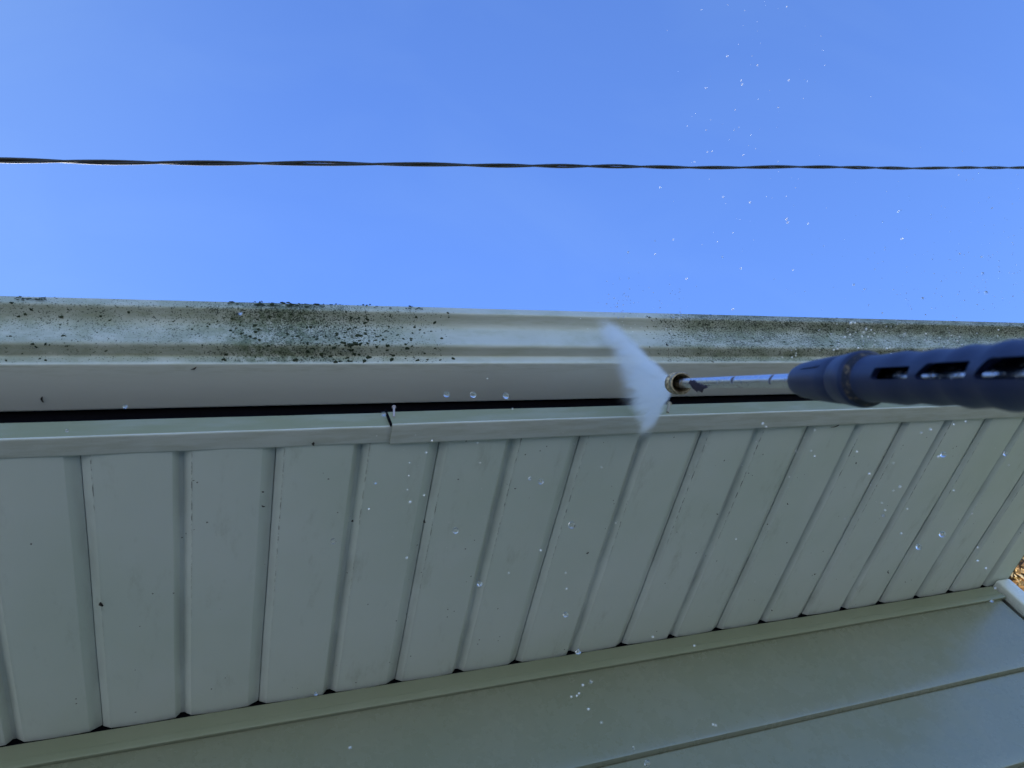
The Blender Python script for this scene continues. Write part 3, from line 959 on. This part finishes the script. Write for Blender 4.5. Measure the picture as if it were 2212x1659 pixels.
D_CLEAR = drop_mesh('water_drop', M_WATER, 3, 0.10)
t = NT('sunlit_spray_water'); t.set(Base_Color=(1, 1, 1), Roughness=0.5, IOR=1.33, Transmission_Weight=0.85)
D_SUN = drop_mesh('water_drop_sunlit', t.m, 2, 0.35)
D_GLINT = drop_mesh('water_drop_bright', M_GLINT, 2, 0.35)
D_BLOB = drop_mesh('water_drop_blob', M_WATER, 3, 0.45)


def droplet(px, py, depth, dia_px, me, label, group, stretch=1.0):
    o = bpy.data.objects.new('water_droplet', me)
    COL.objects.link(o)
    o.location = at_depth(px, py, depth)
    r = dia_px / 2 * depth / F
    o.scale = (r, r, r * stretch)
    o.rotation_euler = (random.uniform(-0.5, 0.5), random.uniform(-0.5, 0.5), random.uniform(0, 6))
    return tag(o, label, 'droplet', group)


GR_SKY = 'bright droplets flung into the sky'
GR_DARK = 'clear droplets against the sky at the right'
GR_GUT = 'droplets glinting in front of the gutter at the right'
GR_SOF = 'droplets falling below the soffit'
LB_SKY = 'tiny bright water droplet flung up against the blue sky'
LB_DARK = 'tiny clear water droplet with dark rim against the sky at the right'
LB_GUT = 'tiny glinting water droplet in front of the mildewed gutter above the washer handle'
LB_SOF = 'small glinting water droplet falling below the ribbed soffit'

for (x, y, lb) in [(965, 852, 'large clear drop under the gutter, leftmost of three in a row'),
                   (1022, 853, 'large clear drop under the gutter, middle one of three in a row'),
                   (1093, 855, 'large clear drop under the gutter, rightmost of three in a row')]:
    droplet(x, y, 0.95, 13, D_CLEAR, lb, 'three large drops in a row', 1.2)
big = [(984, 1146, 13, 'large pair-shaped water drop left of center below the soffit'),
       (1235, 1134, 15, 'large ring-bright water drop below the soffit near the center'),
       (2035, 1154, 13, 'large round water drop below the soffit at the right, upper of two'),
       (1984, 1181, 12, 'round water drop below the soffit at the right, lower of two'),
       (2037, 982, 12, 'large water drop just below the soffit trim at the right'),
       (1222, 1328, 10, 'water drop near the lower end of the soffit grooves, center'),
       (1249, 1408, 10, 'water drop over the wall channel, center'),
       (1168, 1040, 11, 'water drop under the trim, right of the fascia seam'),
       (1398, 1649, 13, 'water drop at the bottom of the view over the siding seam'),
       (1036, 1261, 11, 'water drop beside a soffit groove left of center'),
       (2171, 980, 9, 'water drop at the far right just under the trim'),
       (720, 1169, 12, 'blurred pale water drop over the left soffit panels')]
for (x, y, dpx, lb) in big:
    droplet(x, y, random.uniform(0.75, 0.9), dpx, D_CLEAR if dpx > 11 else D_BLOB, lb, GR_SOF)
sky_pts = [(1515, 21), (1700, 14), (1571, 121), (1636, 141), (1601, 174), (1603, 182), (1525, 190), (1704, 173), (1681, 232), (1525, 281), (1588, 237), (1596, 275), (1586, 281),
           (1528, 328), (1538, 327), (1605, 335), (1500, 349), (1681, 349), (1562, 425), (1620, 437), (1699, 473), (1701, 481), (1745, 483), (1940, 457), (1948, 516), (2144, 449), (1583, 503),
           (1713, 583), (1890, 582), (1844, 615), (1867, 625), (2071, 378), (1698, 424), (1426, 405), (1415, 520), (1357, 545), (1454, 517), (1600, 580), (1560, 555), (1415, 549), (1483, 602),
           (1583, 668), (1906, 676), (1999, 680), (2188, 640), (2073, 548), (2120, 555), (2187, 524)]
for (x, y) in sky_pts:
    droplet(x, y, random.uniform(1.15, 1.7), random.choice([2.4, 3.0, 3.6, 4.6]), D_SUN, LB_SKY, GR_SKY)
rs = random.Random(5)
for i in range(95):
    if i < 60:
        x, y = rs.triangular(1800, 2212, 2180), rs.triangular(380, 690, 640)
    elif i < 82:
        x, y = rs.gauss(1345, 14), rs.triangular(590, 690, 680)
    else:
        x, y = rs.gauss(1470, 22), rs.triangular(600, 690, 680)
    droplet(x, y, rs.uniform(0.8, 1.2), rs.choice([1.6, 2.0, 2.6, 3.2]), D_CLEAR, LB_DARK if x > 1600 else
            'tiny water droplet or speck thrown up from the gutter lip where the spray hits', GR_DARK if x > 1600 else 'specks thrown up where the spray hits')
for (x, y, dpx) in [(2130, 632, 7), (2123, 591, 6), (1993, 645, 6)]:
    droplet(x, y, 0.8, dpx, D_CLEAR, {7: 'largest clear drop in the sky at the right, above the handle', 6: 'clear round drop in the sky above the handle at the right'}[dpx], GR_DARK)
gut_pts = [(1838, 698, 7), (1847, 698, 5), (1871, 711, 5), (1882, 713, 4), (1889, 720, 4), (1866, 718, 4), (1862, 727, 5), (1825, 729, 6), (1836, 723, 4), (1890, 736, 3), (1812, 743, 4), (1809, 754, 5),
           (1801, 756, 4), (1889, 745, 4), (1885, 748, 3), (1916, 753, 5), (1922, 751, 4), (1854, 752, 5), (1720, 763, 3), (1711, 772, 4), (1719, 755, 3), (1719, 768, 3), (1690, 772, 3), (1954, 722, 4), (2000, 721, 4), (2068, 737, 4),
           (2048, 736, 4), (2055, 725, 3), (2073, 728, 3), (2078, 745, 4), (2157, 713, 4), (2155, 726, 3), (1808, 700, 3), (2030, 730, 3), (1998, 735, 3), (1925, 764, 4), (1840, 735, 3), (1875, 728, 4)]
for (x, y, dpx) in gut_pts:
    droplet(x, y, rs.uniform(0.75, 1.15), dpx * 0.9, D_GLINT, LB_GUT, GR_GUT)
sof_pts = [(933, 952, 4), (921, 978, 4), (885, 1000, 3), (916, 1070, 4), (886, 1085, 5), (883, 1028, 3), (879, 1205, 4), (1168, 1189, 4), (1145, 1034, 7), (1222, 1238, 3), (1224, 1272, 4), (1099, 1238, 3),
           (880, 1058, 3), (810, 1043, 6), (797, 1100, 4), (1032, 957, 3), (1037, 1000, 3), (1648, 915, 5), (1655, 922, 4), (1851, 976, 4), (1760, 986, 4), (1752, 974, 3), (1720, 975, 3), (1878, 1024, 5), (1908, 1113, 6), (1912, 1103, 4), (1944, 1052, 5),
           (1930, 1001, 3), (1990, 935, 4), (2010, 928, 5), (2012, 929, 4), (2027, 987, 5), (2060, 917, 4), (2086, 911, 4), (1930, 1060, 3), (1947, 1153, 4), (2112, 1212, 5), (2130, 1228, 5), (2143, 1298, 6), (2112, 1183, 4), (1905, 1087, 3), (2150, 1271, 4),
           (1276, 1473, 6), (1259, 1480, 5), (1246, 1503, 4), (1234, 1505, 4), (1251, 1498, 4), (1299, 1561, 4), (1369, 1616, 6), (1271, 1532, 5), (1540, 1565, 4), (1546, 1567, 4), (682, 1499, 7), (756, 1614, 6), (145, 930, 7), (270, 878, 8), (519, 677, 7), (829, 895, 9),
           (1107, 883, 3), (1053, 818, 3), (1995, 822, 4), (2180, 1005, 3), (1760, 930, 3), (1500, 1395, 4), (1410, 1376, 4), (1590, 1165, 3), (1300, 1010, 3), (1330, 1130, 3), (1705, 1030, 3), (1960, 1100, 3), (2060, 1060, 4), (2100, 1110, 3)]
for (x, y, dpx) in sof_pts:
    droplet(x, y, rs.uniform(0.6, 0.92), dpx, D_GLINT if dpx < 6 else D_BLOB, LB_SOF, GR_SOF)

# the finest spray, far too many drops to count, as one object
bmx = bmesh.new()
for i in range(420):
    q_ = i % 6
    if q_ < 2: x, y, dd = rs.triangular(1650, 2212, 2212), rs.triangular(300, 690, 650), rs.uniform(0.8, 1.4)
    elif q_ == 2: x, y, dd = rs.gauss(1640, 90), rs.uniform(0, 560), rs.uniform(1.2, 1.7)
    elif q_ == 3: x, y, dd = rs.triangular(1700, 2212, 1900), rs.uniform(700, 760), rs.uniform(0.8, 1.1)
    elif q_ == 4: x, y, dd = rs.gauss(1370, 45), rs.triangular(560, 760, 700), rs.uniform(1.0, 1.25)
    else: x, y, dd = rs.uniform(800, 2212), rs.triangular(900, 1300, 1000), rs.uniform(0.7, 0.95)
    rr_ = rs.choice([0.5, 0.7, 0.9, 1.2]) * dd / F
    bmesh.ops.create_icosphere(bmx, subdivisions=1, radius=rr_, matrix=Matrix.Translation(at_depth(x, y, dd)))
me = bpy.data.meshes.new('fine_droplets'); bmx.to_mesh(me); bmx.free(); me.materials.append(D_SUN.materials[0])
for p_ in me.polygons: p_.use_smooth = True
o = bpy.data.objects.new('fine_droplets', me); COL.objects.link(o)
tag(o, 'cloud of the finest water droplets drifting around the wand and gutter', 'droplets', kind='stuff')

# ------------------------------------------------------------------ trees beyond the far corner


def leaf_mat(name, cols, trans=0.45):
    t = NT(name)
    oi = t.new('ShaderNodeNewGeometry')
    rp = t.new('ShaderNodeValToRGB'); t.l.new(oi.outputs['Random Per Island'], rp.inputs[0])
    els = rp.color_ramp.elements
    els[0].color = (*cols[0], 1); els[1].color = (*cols[-1], 1)
    for i, c_ in enumerate(cols[1:-1]):
        e = els.new((i + 1) / (len(cols) - 1)); e.color = (*c_, 1)
    t.set(Base_Color=rp.outputs[0], Roughness=0.6)
    tr_ = t.new('ShaderNodeBsdfTranslucent'); t.l.new(rp.outputs[0], tr_.inputs['Color'])
    mx = t.new('ShaderNodeMixShader'); mx.inputs[0].default_value = trans
    t.l.new(t.b.outputs[0], mx.inputs[1]); t.l.new(tr_.outputs[0], mx.inputs[2]); t.l.new(mx.outputs[0], t.out.inputs['Surface'])
    return t.m


M_BARKT = plain('tree_bark', (0.10, 0.075, 0.055), 0.95, scale=25, var=0.5, bump=0.6)


def tree(x, y, h, cr, mat, label, name, nleaf, lsize, seed, crown_base=0.25):
    rr = random.Random(seed)
    root = empty(name, (x, y, GZ)); tag(root, label, 'tree', 'trees beyond the far corner of the house')
    segs = []
    top = Vector((x + rr.uniform(-.2, .2), y + rr.uniform(-.2, .2), GZ + h * 0.92))
    base = Vector((x, y, GZ - 0.1))
    pts_ = [base.lerp(top, i / 6) + Vector((rr.uniform(-.08, .08), rr.uniform(-.08, .08), 0)) * (i > 0) for i in range(7)]
    r0 = 0.022 * h
    for i in range(6): segs.append((pts_[i], pts_[i + 1], r0 * (1 - i / 6.5), r0 * (1 - (i + 1) / 6.5)))
    tips = []
    for i in range(46):
        tt = rr.uniform(crown_base, 0.97)
        b = base.lerp(top, tt)
        an = rr.uniform(0, 6.28); L = cr * (1.05 - 0.75 * max(0, tt - 0.35)) * rr.uniform(0.55, 1.0)
        e = b + Vector((math.cos(an) * L, math.sin(an) * L, L * rr.uniform(0.1, 0.65)))
        segs.append((b, b.lerp(e, 0.5) + Vector((0, 0, 0.05)), r0 * 0.33, r0 * 0.18)); segs.append((b.lerp(e, 0.5) + Vector((0, 0, 0.05)), e, r0 * 0.18, r0 * 0.05))
        tips.append((b, e))
    vs, fs = [], []
    for (a, b, ra, rb) in segs:
        q = (b - a).to_track_quat('Z', 'Y'); k = len(vs)
        for (c_, r_) in ((a, ra), (b, rb)):
            for i in range(7):
                an = 6.2832 * i / 7; vs.append(c_ + q @ Vector((r_ * math.cos(an), r_ * math.sin(an), 0)))
        fs += [(k + i, k + (i + 1) % 7, k + 7 + (i + 1) % 7, k + 7 + i) for i in range(7)]
    pydata('trunk', vs, fs, M_BARKT, root, 60, fix=False)
    vs, fs = [], []
    clumps = []
    for (b, e) in tips:
        for _ in range(5): clumps.append((b.lerp(e, rr.uniform(0.4, 1.05)) + Vector((rr.gauss(0, .12), rr.gauss(0, .12), rr.gauss(0, .12))) * cr * 0.4, cr * rr.uniform(0.08, 0.2)))
    for i in range(nleaf):
        c_, s_ = rr.choice(clumps)
        p0 = c_ + Vector((rr.gauss(0, 1), rr.gauss(0, 1), rr.gauss(0, .7))) * s_
        q = Vector((rr.gauss(0, 1), rr.gauss(0, 1), rr.gauss(0, 1))).normalized().to_track_quat('Z', 'Y')
        l = lsize * rr.uniform(0.6, 1.3); k = len(vs)
        for (a, b_, cc) in ((0, -.5, 0), (.32, 0, .12), (0, .5, 0), (-.32, 0, .12)): vs.append(p0 + q @ Vector((a * l, b_ * l, cc * l)))
        fs.append((k, k + 1, k + 2, k + 3))
    pydata('crown', vs, fs, mat, root, 0, fix=False)
    return root


M_LEAFY = leaf_mat('autumn_leaves', [(0.70, 0.38, 0.14), (0.78, 0.55, 0.26), (0.80, 0.64, 0.36), (0.50, 0.38, 0.14)])
M_LEAFG = leaf_mat('dark_green_needles', [(0.02, 0.035, 0.02), (0.04, 0.06, 0.03), (0.06, 0.09, 0.05)], 0.15)
tree(7.4, 4.1, 6.6, 2.3, M_LEAFY, 'tree with yellow and orange autumn leaves beyond the house corner', 'autumn_tree', 30000, 0.075, 3)
tree(13.5, 7.2, 11.5, 3.0, M_LEAFG, 'dark evergreen tree standing behind the autumn tree at the right edge', 'evergreen_tree', 26000, 0.12, 9, 0.1)
